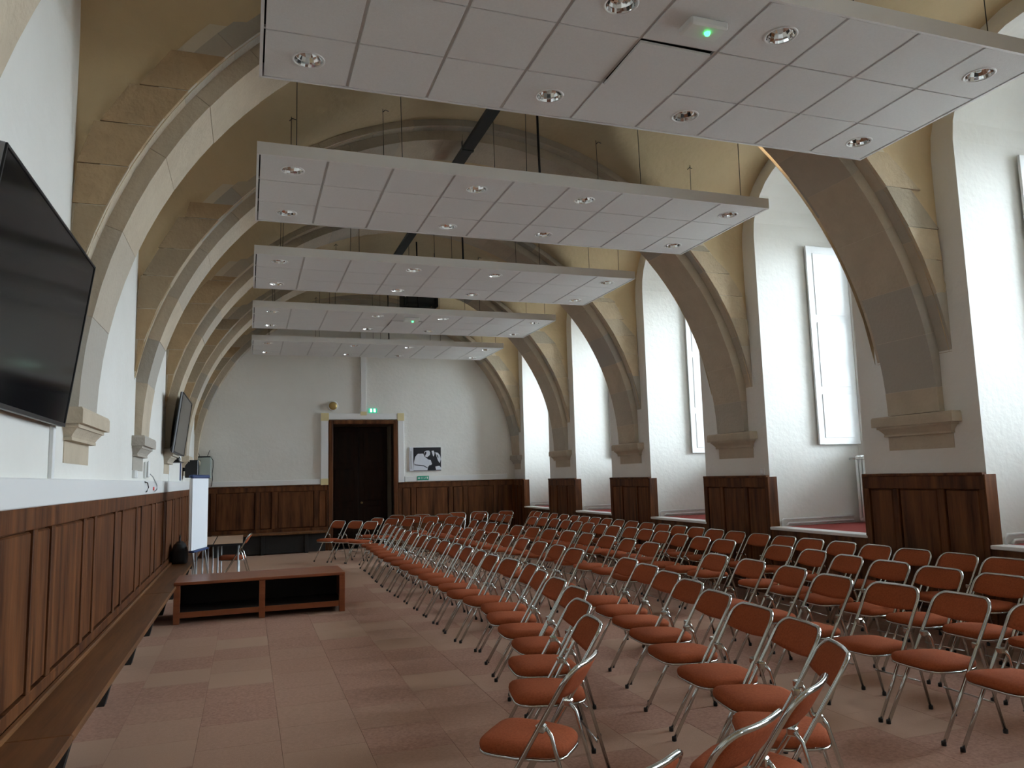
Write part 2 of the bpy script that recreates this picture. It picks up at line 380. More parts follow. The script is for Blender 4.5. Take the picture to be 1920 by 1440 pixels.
# ------------------------------------------------------------------ windows with folded shutters
def window(n, yb):
    root = struct(empty('window_%d' % n, (0, 0, 0)))
    x0, x1 = XW+.06, XW+.12; y0, y1, z0, z1 = yb-WY, yb+WY, WZ0, WZ1; t = .06
    mb = MB(); mb.box(x0, x1, y0, y0+t, z0, z1); mb.box(x0, x1, y1-t, y1, z0, z1); mb.box(x0, x1, y0+t, y1-t, z1-t, z1); mb.box(x0, x1, y0+t, y1-t, z0, z0+t)
    obj('frame', mb, 'white_paint', root)
    obj('mullion', MB().box(x0-.01, x1, yb-.05, yb+.05, z0+t, z1-t, .005), 'white_paint', root)
    zt = 3.72
    for s_ in (-1, 1):
        a, b = (y0+t, yb-.05) if s_ < 0 else (yb+.05, y1-t)
        obj('transom', MB().box(x0, x1, a, b, zt, zt+.07, .005), 'white_paint', root)
        cuts = [z0+t, 2.5, 3.1, zt]
        for i in range(3):
            obj('pane', MB().box(x0+.025, x0+.031, a, b, cuts[i]+(.018 if i else 0), cuts[i+1]-(.018 if i < 2 else 0)), 'window_glass', root)
            if i: obj('glazing_bar', MB().box(x0+.01, x1-.01, a, b, cuts[i]-.018, cuts[i]+.018, .004), 'white_paint', root)
        obj('pane', MB().box(x0+.025, x0+.031, a, b, zt+.07, z1-t), 'window_glass', root)
        # inside shutter folded back on the jamb
        ys_ = yb+s_*(BH-.035); u0, u1 = sorted((ys_, ys_-s_*.03)); sx0, sx1, sz0, sz1 = XW-.70, XW-.005, 1.93, 4.70
        sh = obj('shutter', MB().box(sx0, sx1, u0, u1, sz0, sz1, .003), 'white_paint', root)
        f = u0 if s_ > 0 else u1; d = -.008 if s_ > 0 else .008
        for (pz0, pz1) in ((2.02, 2.62), (2.72, 3.62), (3.72, 4.60)):
            lo_, hi = sorted((f, f+d)); obj('shutter_panel', MB().box(sx0+.10, sx1-.10, lo_, hi, pz0, pz1, .005), 'white_paint', sh)
    obj('sill', MB().box(XW-.04, x0, y0, y1, z0-.04, z0, .006), 'white_paint', root)
    return root
for n, yb in enumerate(BAYC): window(n+1, yb)
def radiator(yb, lab):
    r = thing('radiator', lab, 'radiator', (XW-.16, yb, LEDGE+.01), 0, 'radiators under the windows')
    col = MB()
    for dx in (-.055, 0, .055): col.tube([(dx, 0, .06), (dx, 0, .84)], .021, 8)
    col.box(-.075, .075, -.024, .024, .83, .90, .02); col.box(-.075, .075, -.024, .024, .02, .09, .02)
    cme = col.mesh('column'); y = -.66
    while y < .69: obj('column', cme, 'white_enamel', r, (0, y, 0)); y += .062
    obj('valve', MB().tube([(0, .68, .86), (0, .76, .86), (-.05, .79, .86)], .014, 8), 'chrome', r)
    return r
lab = ['white column radiator in the %s window recess counted from the doorway wall' % w_ for w_ in ('fifth', 'fourth', 'third', 'second', 'first')]
for i, yb in enumerate(BAYC[2:]):
    radiator(yb, lab[i])
plab = [l.replace('white column radiator', 'pair of white heating pipes') for l in lab]
for i, yb in enumerate(BAYC[2:]):
    mb = MB(); y = yb+BH-.03
    for (z, xa) in ((LEDGE+.10, XR+.12), (LEDGE+.045, XR+.20)):
        pts = [(xa, y, LEDGE+.012), (xa, y, z-.03), (xa+.03, y, z), (XW-.2, y, z)]
        mb.tube(pts, .013, 8)
    tag(obj('heating_pipe', mb, 'white_enamel'), plab[i].replace('in the', 'low in the'), 'pipe', 'heating pipes in the window recesses')

# ------------------------------------------------------------------ door in the back wall
door = struct(empty('door_1'))
fz = MB(); fz.box(DX0-.10, DX0, YB-.06, YB+.02, 0, DZ+.10, .01); fz.box(DX1, DX1+.10, YB-.06, YB+.02, 0, DZ+.10, .01)
obj('door_frame', fz, 'oak_panel', door); obj('door_head', MB().box(DX0, DX1, YB-.06, YB+.02, DZ, DZ+.10, .01), 'oak_panel', door)
rv = MB(); rv.box(DX0-.02, DX0, YB+.02, YB+1.0, 0, DZ); rv.box(DX1, DX1+.02, YB+.02, YB+1.0, 0, DZ); rv.box(DX0-.02, DX1+.02, YB+.02, YB+1.0, DZ, DZ+.02)
obj('reveal', rv, 'stone_reveal', door)
for s_ in (0, 1):
    a = DX0+s_*(DX1-DX0)/2; b = a+(DX1-DX0)/2
    lf = obj('door_leaf', MB().box(a+.003, b-.003, YB+.86, YB+.91, .01, DZ-.01, .004), 'oak_door', door)
    for (z0, z1) in ((.2, .95), (1.1, 1.9), (2.05, 2.8)): obj('door_panel', MB().box(a+.12, b-.12, YB+.845, YB+.861, z0, z1, .008), 'oak_door', lf)
obj('door_knob', MB().lathe([(0, -.06), (.03, -.05), (.03, -.03), (.012, -.02), (.012, 0)], (DX0+(DX1-DX0)/2+.07, YB+.86, 1.05), 12, 'y'), 'brass', door)

# ------------------------------------------------------------------ white cable trunking
tk = struct(empty('trim_50'))
obj('trunking', MB().box(XL, XL+.055, 1.0, 11.25, WAIN, WAIN+.155, .006), 'white_paint', tk)
obj('trunking', MB().box(XL, XL+.055, 11.33, YB-.01, WAIN, WAIN+.155, .006), 'white_paint', tk)
obj('trunking', MB().box(XL+.06, DX0-.29, YB-.05, YB, WAIN+.02, WAIN+.14, .006), 'white_paint', tk)
obj('trunking', MB().box(DX1+.27, 6.28, YB-.05, YB, WAIN+.02, WAIN+.155, .006), 'white_paint', tk)
obj('trunking', MB().box(DX0-.28, DX0-.11, YB-.055, YB, WAIN, 3.22, .006), 'white_paint', tk)
obj('trunking', MB().box(DX1+.11, DX1+.26, YB-.055, YB, WAIN, 3.22, .006), 'white_paint', tk)
obj('trunking', MB().box(DX0-.11, DX1+.11, YB-.055, YB, DZ+.11, 3.22, .006), 'white_paint', tk)
obj('trunking', MB().box(2.57, 2.70, YB-.06, YB, 3.22, 5.7, .006), 'white_paint', tk)
for (x0, x1, z0, z1) in ((DX0-.285, DX0-.10, 3.04, 3.225), (DX1+.10, DX1+.265, 3.04, 3.225), (DX0-.285, DX0-.105, WAIN-.0, WAIN+.15), (2.56, 2.71, 3.17, 3.26)):
    obj('corner_cover', MB().box(x0, x1, YB-.064, YB-.05, z0, z1, .003), 'tape_cream', tk)
obj('trunking', MB().box(XL, XL+.025, 5.22, 5.27, WAIN+.155, 2.0, .004), 'white_paint', tk)
obj('trunking', MB().box(XL, XL+.012, 12.59, 12.61, WAIN+.155, 1.98, .003), 'white_paint', tk)

# ------------------------------------------------------------------ benches
bench = thing('wall_bench', 'long low wooden bench running along the panelled wall under the televisions', 'bench', (XL+.047, 0, 0))
segs = [(-.5, 4.3), (4.305, 9.35), (9.355, 14.0), (14.005, 18.1)]
for (a, b) in segs: obj('seat_plank', MB().box(0, .31, a, b, .405, .445, .008), 'oak_bench', bench)
obj('back_ledge', MB().box(0, .035, -.5, 18.1, .445, .475, .008), 'oak_bench', bench)
y = 3.85
while y < 18: obj('support', MB().prism([(.02, 0), (.10, 0), (.20, .405), (.02, .405)], lambda p: (p[0], y-.045, p[1]), lambda p: (p[0], y+.045, p[1])), 'black_wood', bench); y += 1.38
bb = thing('back_bench', 'dark wooden bench along the panelled wall left of the doorway', 'bench', (0, YB-.048, 0))
obj('seat_plank', MB().box(-.74, DX0-.14, -.38, 0, .43, .475, .008), 'oak_bench', bb)
for x in (-.7, .3, 1.25): obj('support', MB().box(x, x+.08, -.33, 0, 0, .43, .004), 'black_wood', bb)
obj('front_board', MB().box(-.62, DX0-.2, -.30, -.28, 0.02, .43), 'black_wood', bb)

# ------------------------------------------------------------------ low open platform
pf = thing('low_platform', 'low open-fronted orange-brown wooden platform on the carpet', 'platform', (.185, 10.3, 0))
hw, d0, d1, hz = .985, -.40, .40, .48
obj('top', MB().box(-hw, hw, d0, d1, hz-.035, hz, .006), 'orange_wood', pf)
for x in (-hw, hw-.07): obj('end_post', MB().box(x, x+.07, d0+.005, d0+.075, 0, hz-.035, .004), 'orange_wood', pf)
obj('centre_post', MB().box(-.035, .035, d0+.005, d0+.06, 0, hz-.035, .004), 'orange_wood', pf)
for (a, b) in ((-hw+.07, -.035), (.035, hw-.07)):
    obj('bottom_rail', MB().box(a, b, d0+.01, d0+.035, .07, .135, .003), 'orange_wood', pf)
for x in (-hw+.001, hw-.021): obj('side_panel', MB().box(x, x+.02, d0+.075, d1, .04, hz-.035), 'orange_wood', pf)
obj('back_panel', MB().box(-hw+.02, hw-.02, d1-.02, d1, .04, hz-.035), 'black_wood', pf)
obj('shelf', MB().box(-hw+.021, hw-.021, d0+.076, d1-.021, .10, .12), 'black_wood', pf)

# ------------------------------------------------------------------ chairs
CW = .21
def chair_proto():
    root = empty('folding_chair')
    fx, bx, H = -.26, .225, .80
    def tz(z): return fx+(bx-fx)*z/H
    pts = []; R = .075; zt = H-R
    pts.append((fx, -CW, .0)); pts.append((tz(.3), -CW, .3)); pts.append((tz(.6), -CW, .6))
    for k in range(7):
        a = math.pi/2*k/6; y = -CW+R-R*math.cos(a); z = zt-.011+R*math.sin(a); pts.append((tz(z)+.03*(1-(y/CW)**2), y, z))
    for y in (-.06, 0, .06): pts.append((tz(H-.011)+.03*(1-(y/CW)**2), y, H-.011))
    pts += [(p[0], -p[1], p[2]) for p in reversed(pts[:10])]
    obj('front_frame', MB().tube(pts, .011, 8), 'chrome', root)
    for s_ in (-1, 1):
        yy = s_*(CW-.028)
        obj('leg', MB().tube([(tz(.53)+.022, yy, .535), (tz(.53)+.05, yy, .50), (.25, yy, .0)], .0095, 8), 'chrome', root)
        obj('hinge_bracket', MB().box(tz(.53)-.012, tz(.53)+.03, min(yy, s_*CW)-.006, max(yy, s_*CW)+.006, .515, .55, .006), 'chrome', root)
        for (x, y) in ((fx+.004, s_*CW), (.247, yy)): obj('foot_cap', MB().lathe([(0, 0), (.014, 0), (.014, .02), (.012, .026), (0, .026)], (x, y, 0), 10), 'black_rubber', root)
    obj('stretcher', MB().tube([(.178, -CW+.03, .185), (.178, CW-.03, .185)], .006, 6), 'chrome', root)
    # cushion: rounded outline, wide at the front, narrowing to the back
    out = []
    n = 28
    for k in range(n):
        a = 2*math.pi*k/n; ca, sa = math.cos(a), math.sin(a)
        ex = .42; X0 = abs(ca)**ex*(1 if ca > 0 else -1); Y0 = abs(sa)**ex*(1 if sa > 0 else -1)
        x = -.055+X0*.205; w = .195 if x < -.05 else .195-.042*min(1, (x+.05)/.2)
        out.append((x, Y0*w))
    cz = lambda x: .418-.03*(x+.26)
    rings = [(.90, -.018), (.985, -.012), (1.0, .004), (.985, .018), (.93, .030), (.75, .040), (.4, .045)]
    vs = []; F = []
    for (s_, dz) in rings:
        for (x, y) in out: xx = -.055+(x+.055)*s_; vs.append((xx, y*s_, cz(xx)+dz))
    for i in range(len(rings)-1):
        for k in range(n): F.append((i*n+k, i*n+(k+1) % n, (i+1)*n+(k+1) % n, (i+1)*n+k))
    F.append(tuple(range((len(rings)-1)*n, len(rings)*n))); F.append(tuple(range(n-1, -1, -1)))
    seat = obj('seat', MB().add(vs, F, True), 'rust_fabric', root)
    obj('seat_rim', MB().tube([(-.055+(x+.055)*.97, y*.97, cz(x)-.022) for x, y in out], .008, 6, closed=True), 'chrome', seat)
    # back pad curved between the tubes
    nu, nv = 12, 6; vs = []; F = []
    for side in (0, 1):
        for j in range(nv+1):
            for i in range(nu+1):
                u = -1+2*i/nu; v = j/nv
                y = u*(CW-.012)
                zlo = .640+.018*u*u; zhi = H-.016-(0 if abs(y) < CW-R else (R-math.sqrt(max(R*R-(abs(y)-(CW-R))**2, 0)))*.95)
                z = zlo+(zhi-zlo)*v
                th = .012*min(1, 6*(1-abs(u))+.25)*min(1, 5*v+.3, 5*(1-v)+.3)
                x = tz(z)+.03*(1-(y/CW)**2)+(-th if side == 0 else th)
                vs.append((x, y, z))
    q = (nu+1)*(nv+1)
    for side in (0, 1):
        for j in range(nv):
            for i in range(nu):
                b = side*q+j*(nu+1)+i; f = (b, b+1, b+nu+2, b+nu+1); F.append(f if side else f[::-1])
    loop = [i for i in range(nu+1)]+[j*(nu+1)+nu for j in range(1, nv+1)]+[nv*(nu+1)+i for i in range(nu-1, -1, -1)]+[j*(nu+1) for j in range(nv-1, 0, -1)]
    for k in range(len(loop)): a, b = loop[k], loop[(k+1) % len(loop)]; F.append((a, b, b+q, a+q))
    obj('backrest', MB().add(vs, F, True), 'rust_fabric', root)
    return root
# near top corner of every chair's back as floor-plan position (x, y) plus its turn in degrees; +100 means the far corner is given
SC = .9709
def sc(L): return [(x*SC, y*SC, a) for x, y, a in L]
R1 = [(2.13, 17.23, -33), (2.36, 16.88, -31), (2.55, 16.52, -29), (2.63, 14.98, 0), (2.63, 14.38, 1), (2.60, 13.80, 2), (2.57, 13.20, 2), (2.56, 12.60, 1), (2.55, 11.98, 0), (2.55, 11.35, -1), (2.57, 10.74, -1), (2.57, 10.10, 0), (2.57, 9.50, 0), (2.56, 8.94, 1), (2.55, 8.38, 2), (2.53, 7.82, 2), (2.58, 7.33, -4), (2.56, 6.82, 6), (2.46, 6.28, 8), (2.41, 5.74, 2), (2.34, 5.19, 5), (2.11, 4.63, 8), (1.90, 4.04, 12), (1.62, 3.51, 142)]
R2 = [(3.00, 17.81, -30), (3.26, 17.34, -28), (3.45, 16.90, -22), (3.52, 15.10, 0), (3.53, 14.45, -2), (3.58, 13.85, -3), (3.58, 13.22, -1), (3.60, 12.58, -2), (3.61, 11.88, -1), (3.62, 11.18, 0), (3.61, 10.47, 0), (3.60, 9.80, 0), (3.60, 9.15, 1), (3.58, 8.52, 1), (3.58, 7.98, 0), (3.59, 6.74, 4), (3.50, 6.19, 3), (3.39, 5.64, 4), (3.27, 5.11, 5), (3.11, 4.53, 8), (3.00, 3.94, 6), (2.87, 3.38, 11), (2.63, 2.97, 26), (2.30, 2.71, 156), (1.82, 2.39, 164), (1.28, 2.18, 165)]
R3 = [(3.66, 18.85, -50), (3.97, 18.10, -50), (4.25, 17.55, -38), (4.48, 17.05, -20), (4.50, 16.38, -5), (4.42, 15.01, 0), (4.41, 14.37, 0), (4.42, 13.79, -2), (4.47, 13.20, -4), (4.51, 12.56, -5), (4.58, 11.93, -6), (4.63, 11.32, -5), (4.69, 10.72, -3), (4.69, 10.08, -2), (4.72, 9.46, -1), (4.69, 8.82, 3), (4.66, 8.17, 2), (4.52, 6.60, 3), (4.51, 6.00, 2), (4.46, 5.39, 5), (4.38, 4.79, 3), (4.44, 4.24, -4), (4.45, 3.70, 1), (4.44, 3.14, 4), (4.38, 2.58, 8)]
R4 = [(4.22, 18.60, -62), (4.74, 18.36, -58), (5.60, 18.05, -15), (5.66, 17.55, -6), (5.63, 16.95, 0), (5.62, 16.38, 0), (5.78, 15.17, -2), (5.80, 14.62, -1), (5.82, 14.05, 0), (5.80, 13.45, 1), (5.78, 12.88, 2), (5.77, 12.33, 2), (5.75, 11.80, 1), (5.74, 11.29, 0), (5.76, 10.78, 0), (5.74, 10.25, 2), (5.70, 9.70, 4), (5.60, 9.05, 5), (5.58, 8.50, 1), (5.59, 7.98, -1), (5.61, 6.98, 1), (5.56, 6.40, 5), (5.47, 5.82, 5), (5.46, 5.28, 1), (5.45, 4.75, 0), (5.47, 4.22, -2), (5.48, 3.69, 0)]
Y5 = [17.00, 16.50, 15.98, 15.48, 14.92, 14.40, 13.90, 13.42, 12.92, 12.44, 11.94, 11.42, 10.92, 10.44, 9.94, 9.46, 8.98, 8.50, 8.02, 7.54, 7.06, 6.58, 6.06, 5.58, 5.10, 4.62]
R1, R2, R3, R4 = sc(R1), sc(R2), sc(R3), sc(R4)
# pull the far ends in slightly so the rows stay clear of the back wall
pull = lambda L: [(x*(1-.045*max(0, min(1, (y-7)/10))), y*(1-.045*max(0, min(1, (y-7)/10))), a) for x, y, a in L]
R1, R2, R3, R4 = pull(R1), pull(R2), pull(R3), pull(R4)
R5 = [(4.95, 17.62, -64), (5.42, 17.40, -58), (5.88, 17.22, -40)]+[(6.26, y_-.30, 0) for y_ in Y5]
ALL = []
for rn, L in enumerate((R1, R2, R3, R4, R5)):
    for i, (px, py, ang) in enumerate(L):
        fl_ = -1 if ang > 100 else 1; ang = ang-100 if ang > 100 else ang
        ph = -math.radians(ang+random.uniform(-2, 2)); w_ = .175*fl_
        ALL.append([px-(math.cos(ph)*.222+math.sin(ph)*w_), py-(math.sin(ph)*.222-math.cos(ph)*w_), ph, rn, i])
for it in range(80):                                       # nudge neighbours apart until none touch
    for a in range(len(ALL)):
        for b in range(a+1, len(ALL)):
            A, B = ALL[a], ALL[b]; dx, dy = B[0]-A[0], B[1]-A[1]
            if abs(dx) > .7 or abs(dy) > .7: continue
            p2 = (A[2]+B[2])/2; c2, s2 = math.cos(p2), math.sin(p2)
            lat, dep = -s2*dx+c2*dy, c2*dx+s2*dy; turn = abs(A[2]-B[2])
            q = (abs(lat)/(.482+.12*turn))**4+(abs(dep)/.58)**4
            if q < 1:
                f = (1-q**.25)*.3; A[0] -= dx*f; A[1] -= dy*f; B[0] += dx*f; B[1] += dy*f
    for A in ALL:
        A[0] = min(A[0], 6.13); A[1] = min(A[1], 18.0)
ROWN = ['front row', 'second row', 'third row', 'fourth row', 'back row by the windows']
ORD = ['first', 'second', 'third', 'fourth', 'fifth', 'sixth', 'seventh', 'eighth', 'ninth', 'tenth', 'eleventh', 'twelfth', 'thirteenth', 'fourteenth', 'fifteenth', 'sixteenth', 'seventeenth', 'eighteenth', 'nineteenth', 'twentieth']
def ordw(i): return ORD[i] if i < 20 else ('twenty-'+ORD[i-20] if i < 29 else 'thirtieth')
proto = chair_proto(); used = False
for (cx, cy, ph, rn, i) in ALL:
        o = proto if not used else copy_tree(proto); used = True
        o.location = (cx, cy, 0); o.rotation_euler = (0, 0, ph)
        tag(o, 'chrome folding chair with rust-brown pads, %s, %s from the doorway end' % (ROWN[rn], ordw(i)), 'chair', 'folding chairs in rows')

# ------------------------------------------------------------------ suspended ceiling panels
PX0, PZ, PW, PD, PT = .036, 4.516, 5.44, 1.84, .115
PYS = [3.61, 6.80, 9.935, 13.073, 16.209]
def tile_mesh(hole):
    if not hole: return MB().box(.012, .588, .006, .594, 0, .02, .002).mesh('tile')
    mb = MB(); n = 32; r = .098; c = .3
    sq = []
    for k in range(n):
        a = 2*math.pi*k/n; ca, sa = math.cos(a), math.sin(a); q = min(.288/max(abs(ca), 1e-6), .294/max(abs(sa), 1e-6)); sq.append((c+ca*q, c+sa*q))
    ci = [(c+r*math.cos(2*math.pi*k/n), c+r*math.sin(2*math.pi*k/n)) for k in range(n)]
    vs = [(x, y, 0) for x, y in sq]+[(x, y, 0) for x, y in ci]+[(x, y, .02) for x, y in ci]+[(x, y, .02) for x, y in sq]
    F = []
    for k in range(n):
        j = (k+1) % n
        F += [(k, k+n, j+n, j), (k+n, k+2*n, j+2*n, j+n), (k, j, j+3*n, k+3*n)]
    return mb.add(vs, F).mesh('tile')
TM, TMH = tile_mesh(False), tile_mesh(True)
ring = MB().lathe([(.094, .012), (.096, -.004), (.108, -.006), (.113, -.001), (.113, .002)], n=28).mesh('downlight')
bm_ = MB()                                              # faceted mirror bowl
n = 18; prof = [(.095, .0), (.088, .03), (.072, .06), (.045, .082), (.0, .088)]
for i in range(4):
    for k in range(n):
        a0, a1 = 2*math.pi*k/n, 2*math.pi*(k+1)/n
        q = [(prof[i][0]*math.cos(a0), prof[i][0]*math.sin(a0), prof[i][1]), (prof[i][0]*math.cos(a1), prof[i][0]*math.sin(a1), prof[i][1]), (prof[i+1][0]*math.cos(a1), prof[i+1][0]*math.sin(a1), prof[i+1][1]), (prof[i+1][0]*math.cos(a0), prof[i+1][0]*math.sin(a0), prof[i+1][1])]
        bm_.add(q, [(0, 1, 2, 3)])
bowl = bm_.mesh('reflector')
bulb = MB().lathe([(.0, .02), (.018, .025), (.022, .05), (.016, .085)], n=12).mesh('lamp_bulb')
plabels = ['suspended white tiled ceiling panel with green emergency light and ajar hatch, above the first rows', 'suspended white tiled ceiling panel under the cable tray, next after the hatch panel', 'middle one of five suspended white tiled ceiling panels', 'suspended white tiled ceiling panel with emergency light below the dark equipment cradle', 'suspended white tiled ceiling panel closest to the doorway wall']
for pn, py in enumerate(PYS):
    root = thing('ceiling_panel', plabels[pn], 'ceiling panel', (PX0, py, PZ), 0, 'suspended ceiling panels')
    fr_ = MB(); t = .02
    fr_.box(0, PW, 0, t, 0, PT); fr_.box(0, PW, PD-t, PD, 0, PT); fr_.box(0, t, t, PD-t, 0, PT); fr_.box(PW-t, PW, t, PD-t, 0, PT)
    obj('frame', fr_, 'white_metal', root)
    obj('light_block_plate', MB().box(.021, PW-.021, .021, PD-.021, PT-.012, PT-.002), 'dark_void', root)  # added black plate: keeps light out and the hatch gap dark
    for c_ in range(1, 9): obj('grid_bar', MB().box(t+c_*.6-.012, t+c_*.6+.012, t, PD-t, .0115, .03), 'grid_metal', root)
    for r_ in range(1, 3): obj('grid_bar', MB().box(t, PW-t, t+r_*.6-.010, t+r_*.6+.010, .0125, .031), 'grid_metal', root)
    for r_ in range(3):
        for c_ in range(9):
            lamp = c_ in (0, 3, 5, 8) and r_ in (0, 2)
            hatch = pn in (0, 3) and r_ == 1 and c_ == 4
            tl = obj('tile', TMH if lamp else TM, 'acoustic_tile', root, (t+c_*.6, t+r_*.6, .004))
            if hatch: tl.scale = (.955, .955, 1); tl.location = (t+c_*.6+.004, t+r_*.6+.022, -.006); tl.rotation_euler = (math.radians(-1.2), math.radians(.8), 0)
            if lamp:
                p_ = (t+c_*.6+.3, t+r_*.6+.3, .004)
                dl = obj('downlight', ring, 'white_metal', root, p_)
                obj('reflector', bowl, 'reflector', dl); obj('lamp_bulb', bulb, 'sign_white', dl)
    if pn in (0, 3):
        el = obj('emergency_light', MB().box(t+4*.6+.18, t+4*.6+.46, t+.26, t+.42, -.055, .003, .012), 'white_enamel', root)
        obj('green_lamp', MB().lathe([(.0, -.078), (.014, -.074), (.02, -.062), (.02, -.054)], (t+4*.6+.34, t+.33, 0), 12), 'green_led', el)
    for x in (.36, 1.38, 2.70, 4.06, 5.37):
        for y in (.40, 1.44):
            top = vault_z(PX0+x, py+y)-PZ
            w_ = MB(); w_.tube([(x, y, PT-.004), (x+random.uniform(-.02, .02), y+random.uniform(-.02, .02), top+.004)], .004, 5)
            w_.tube([(x-.02, y, top-.05), (x+.01, y, top-.02), (x+.05, y, top-.03)], .005, 5)
            obj('suspension_wire', w_, 'wire', root)

# cable tray under the crown and hanging black cable
tr_ = thing('cable_tray', 'dark metal cable tray running under the crown of the vault', 'cable tray', (2.57, 0, 5.72))
obj('tray', MB().box(-.07, .07, 2.0, 15.2, 0, .008).box(-.07, -.062, 2.0, 15.2, .008, .05).box(.062, .07, 2.0, 15.2, .008, .05), 'tray_metal', tr_)
for ya in ARCH[1:5]: obj('hanger', MB().box(-.075, .075, ya-.32, ya-.28, -.012, .0).box(-.075, -.070, ya-.32, ya-.28, 0, .20).box(.07, .075, ya-.32, ya-.28, 0, .20), 'tray_metal', tr_)
for dx in (-.03, .0, .03): obj('cable', MB().tube([(dx, 2.0, .022), (dx, 15.2, .022)], .012, 6), 'black_rubber', tr_)
clab = ['black cable dropping from the vault to the panel under the cable tray', 'black cable dropping from the vault to the middle ceiling panel', 'black cable dropping from the vault to the emergency light panel beside the cradle', 'black cable dropping from the vault to the panel closest to the doorway']
for i in range(4):
    py = PYS[i+1]; x = 2.95; y = py+.55
    z1 = vault_z(x, y)
    tag(obj('drop_cable', MB().tube([(x, y, PZ+PT), (x-.01, y, PZ+PT+(z1-PZ-PT)*.4), (x-.03, y-.03, z1-.02)], .014, 6), 'black_rubber'), clab[i], 'cable', 'black drop cables')
eq = thing('equipment_cradle', 'dark metal equipment cradle hanging above a suspended ceiling panel', 'equipment', (3.06, 14.1, 4.86))
obj('housing', MB().box(-.26, .26, -.2, .2, .05, .22, .012), 'tray_metal', eq)
for x in (-.32, .32): obj('side_frame', MB().box(x-.012, x+.012, -.22, .22, 0, .30, .004), 'tray_metal', eq); obj('hanger_rod', MB().tube([(x, 0, .3), (x, 0, vault_z(3.06+x, 14.1)-4.86)], .008, 6), 'wire', eq)
obj('cross_bar', MB().box(-.32, .32, -.015, .015, .27, .30), 'tray_metal', eq); obj('cross_bar', MB().box(-.32, .32, -.015, .015, 0, .03), 'tray_metal', eq)

# ------------------------------------------------------------------ screens and fittings on the left wall
def television(lab, y0, y1, zb, h, xb, tilt):
    r = thing('television', lab, 'television', (xb, (y0+y1)/2, zb), 0, 'wall televisions')
    r.rotation_euler = (0, math.radians(tilt), 0); w = (y1-y0)/2
    obj('housing', MB().box(-.045, -.012, -w, w, 0, h, .006), 'black_plastic', r)
    obj('screen', MB().box(-.0119, -.0085, -w+.012, w-.012, .022, h-.012), 'tv_screen', r)
    be = MB(); be.box(-.0125, -.004, -w, -w+.012, 0, h).box(-.0125, -.004, w-.012, w, 0, h).box(-.0125, -.004, -w+.012, w-.012, 0, .022).box(-.0125, -.004, -w+.012, w-.012, h-.012, h)
    obj('bezel', be, 'black_plastic', r)
    obj('side_trim', MB().box(-.030, -.0126, -w-.004, -w-.0005, .0, h), 'silver_plastic', r)
    obj('speaker_bar', MB().box(-.075, -.0455, -w*.8, w*.8, .02, .09, .01), 'black_plastic', r)
    obj('rear_cover', MB().box(-.078, -.0455, -w*.6, w*.6, h*.25, h*.75, .02), 'black_plastic', r)
    arm = MB().box(-.11, -.078, -.28, .28, h*.35, h*.62, .004)
    obj('wall_bracket', arm, 'black_plastic', r)
television('very large black television tilted down on the wall ahead of the first corbel', 3.39, 5.27, 1.985, 1.02, XL+.075, 7.5)
television('smaller black television tilted out from the wall beyond the corbels', 11.45, 13.2, 2.06, .85, XL+.17, 7.0)
sb = thing('wall_camera', 'small black video conference unit on a shelf under the farther television', 'camera', (XL, 13.0, 1.96))
obj('shelf', MB().box(0, .16, -.22, .22, 0, .015, .003), 'black_plastic', sb); obj('body', MB().box(.03, .13, -.16, .02, .015, .075, .01), 'black_plastic', sb); obj('camera_head', MB().lathe([(0, 0), (.04, .005), (.045, .05), (.03, .085), (0, .09)], (.08, .12, .015), 14), 'black_plastic', sb)
sp_ = thing('loudspeaker', 'black box loudspeaker mounted low on the wall near the flip chart', 'loudspeaker', (XL, 15.2, 1.74))
obj('cabinet', MB().box(.05, .27, -.14, .14, 0, .32, .01), 'black_plastic', sp_); obj('bracket', MB().box(0, .05, -.05, .05, .12, .2), 'black_plastic', sp_); obj('grille', MB().box(.2705, .277, -.12, .12, .02, .30, .002), 'black_rubber', sp_)
tag(obj('rack_strip', MB().box(XL, XL+.02, 14.6, 14.64, 1.69, 2.0, .004), 'blue_plastic'), 'thin dark vertical strip on the wall before the loudspeaker', 'strip')
ph = thing('wall_phone', 'slim white wall phone above the white trunking', 'phone', (XL, 9.7, 1.70))
obj('cradle', MB().box(0, .03, -.04, .04, 0, .19, .008), 'white_enamel', ph); obj('handset', MB().box(.031, .062, -.03, .03, .01, .20, .012), 'white_paint', ph)
so = thing('wall_socket', 'white wall socket box beside the slim phone', 'socket', (XL, 8.85, 1.70))
obj('box', MB().box(0, .03, -.10, .10, 0, .08, .005), 'white_enamel', so); obj('outlet', MB().lathe([(.0, .031), (.022, .031), (.025, .034), (.026, .03)], (0, 0, .04), 14, 'x'), 'sign_white', so)
for i, (pts, lb) in enumerate([([(XL+.06, 9.3, 1.66), (XL+.07, 9.45, 1.65), (XL+.07, 9.55, 1.60), (XL+.06, 9.5, 1.555), (XL+.07, 9.35, 1.55)], 'short dark cable looping over the trunking left of the phone'), ([(XL+.03, 9.8, 1.78), (XL+.06, 10.05, 1.72), (XL+.07, 10.4, 1.62), (XL+.065, 10.45, 1.57), (XL+.07, 10.2, 1.55)], 'thin grey phone cable hanging over the trunking')]):
    tag(obj('cable', MB().tube(pts, .006, 6), 'black_rubber' if i == 0 else 'grey_steel'), lb, 'cable')
tag(obj('cable_tag', MB().box(XL+.056, XL+.064, 10.12, 10.2, 1.56, 1.60, .002), 'red_label'), 'small red tag on the white trunking', 'tag')
sk = thing('pier_socket', 'small white socket on top of the dark pier panelling', 'socket', (XR-.03, 8.55, WAIN+.025))
obj('plate', MB().box(0, .03, -.04, .04, 0, .085, .005), 'white_enamel', sk); obj('insert', MB().box(-.003, 0, -.022, .022, .02, .065), 'sign_white', sk)

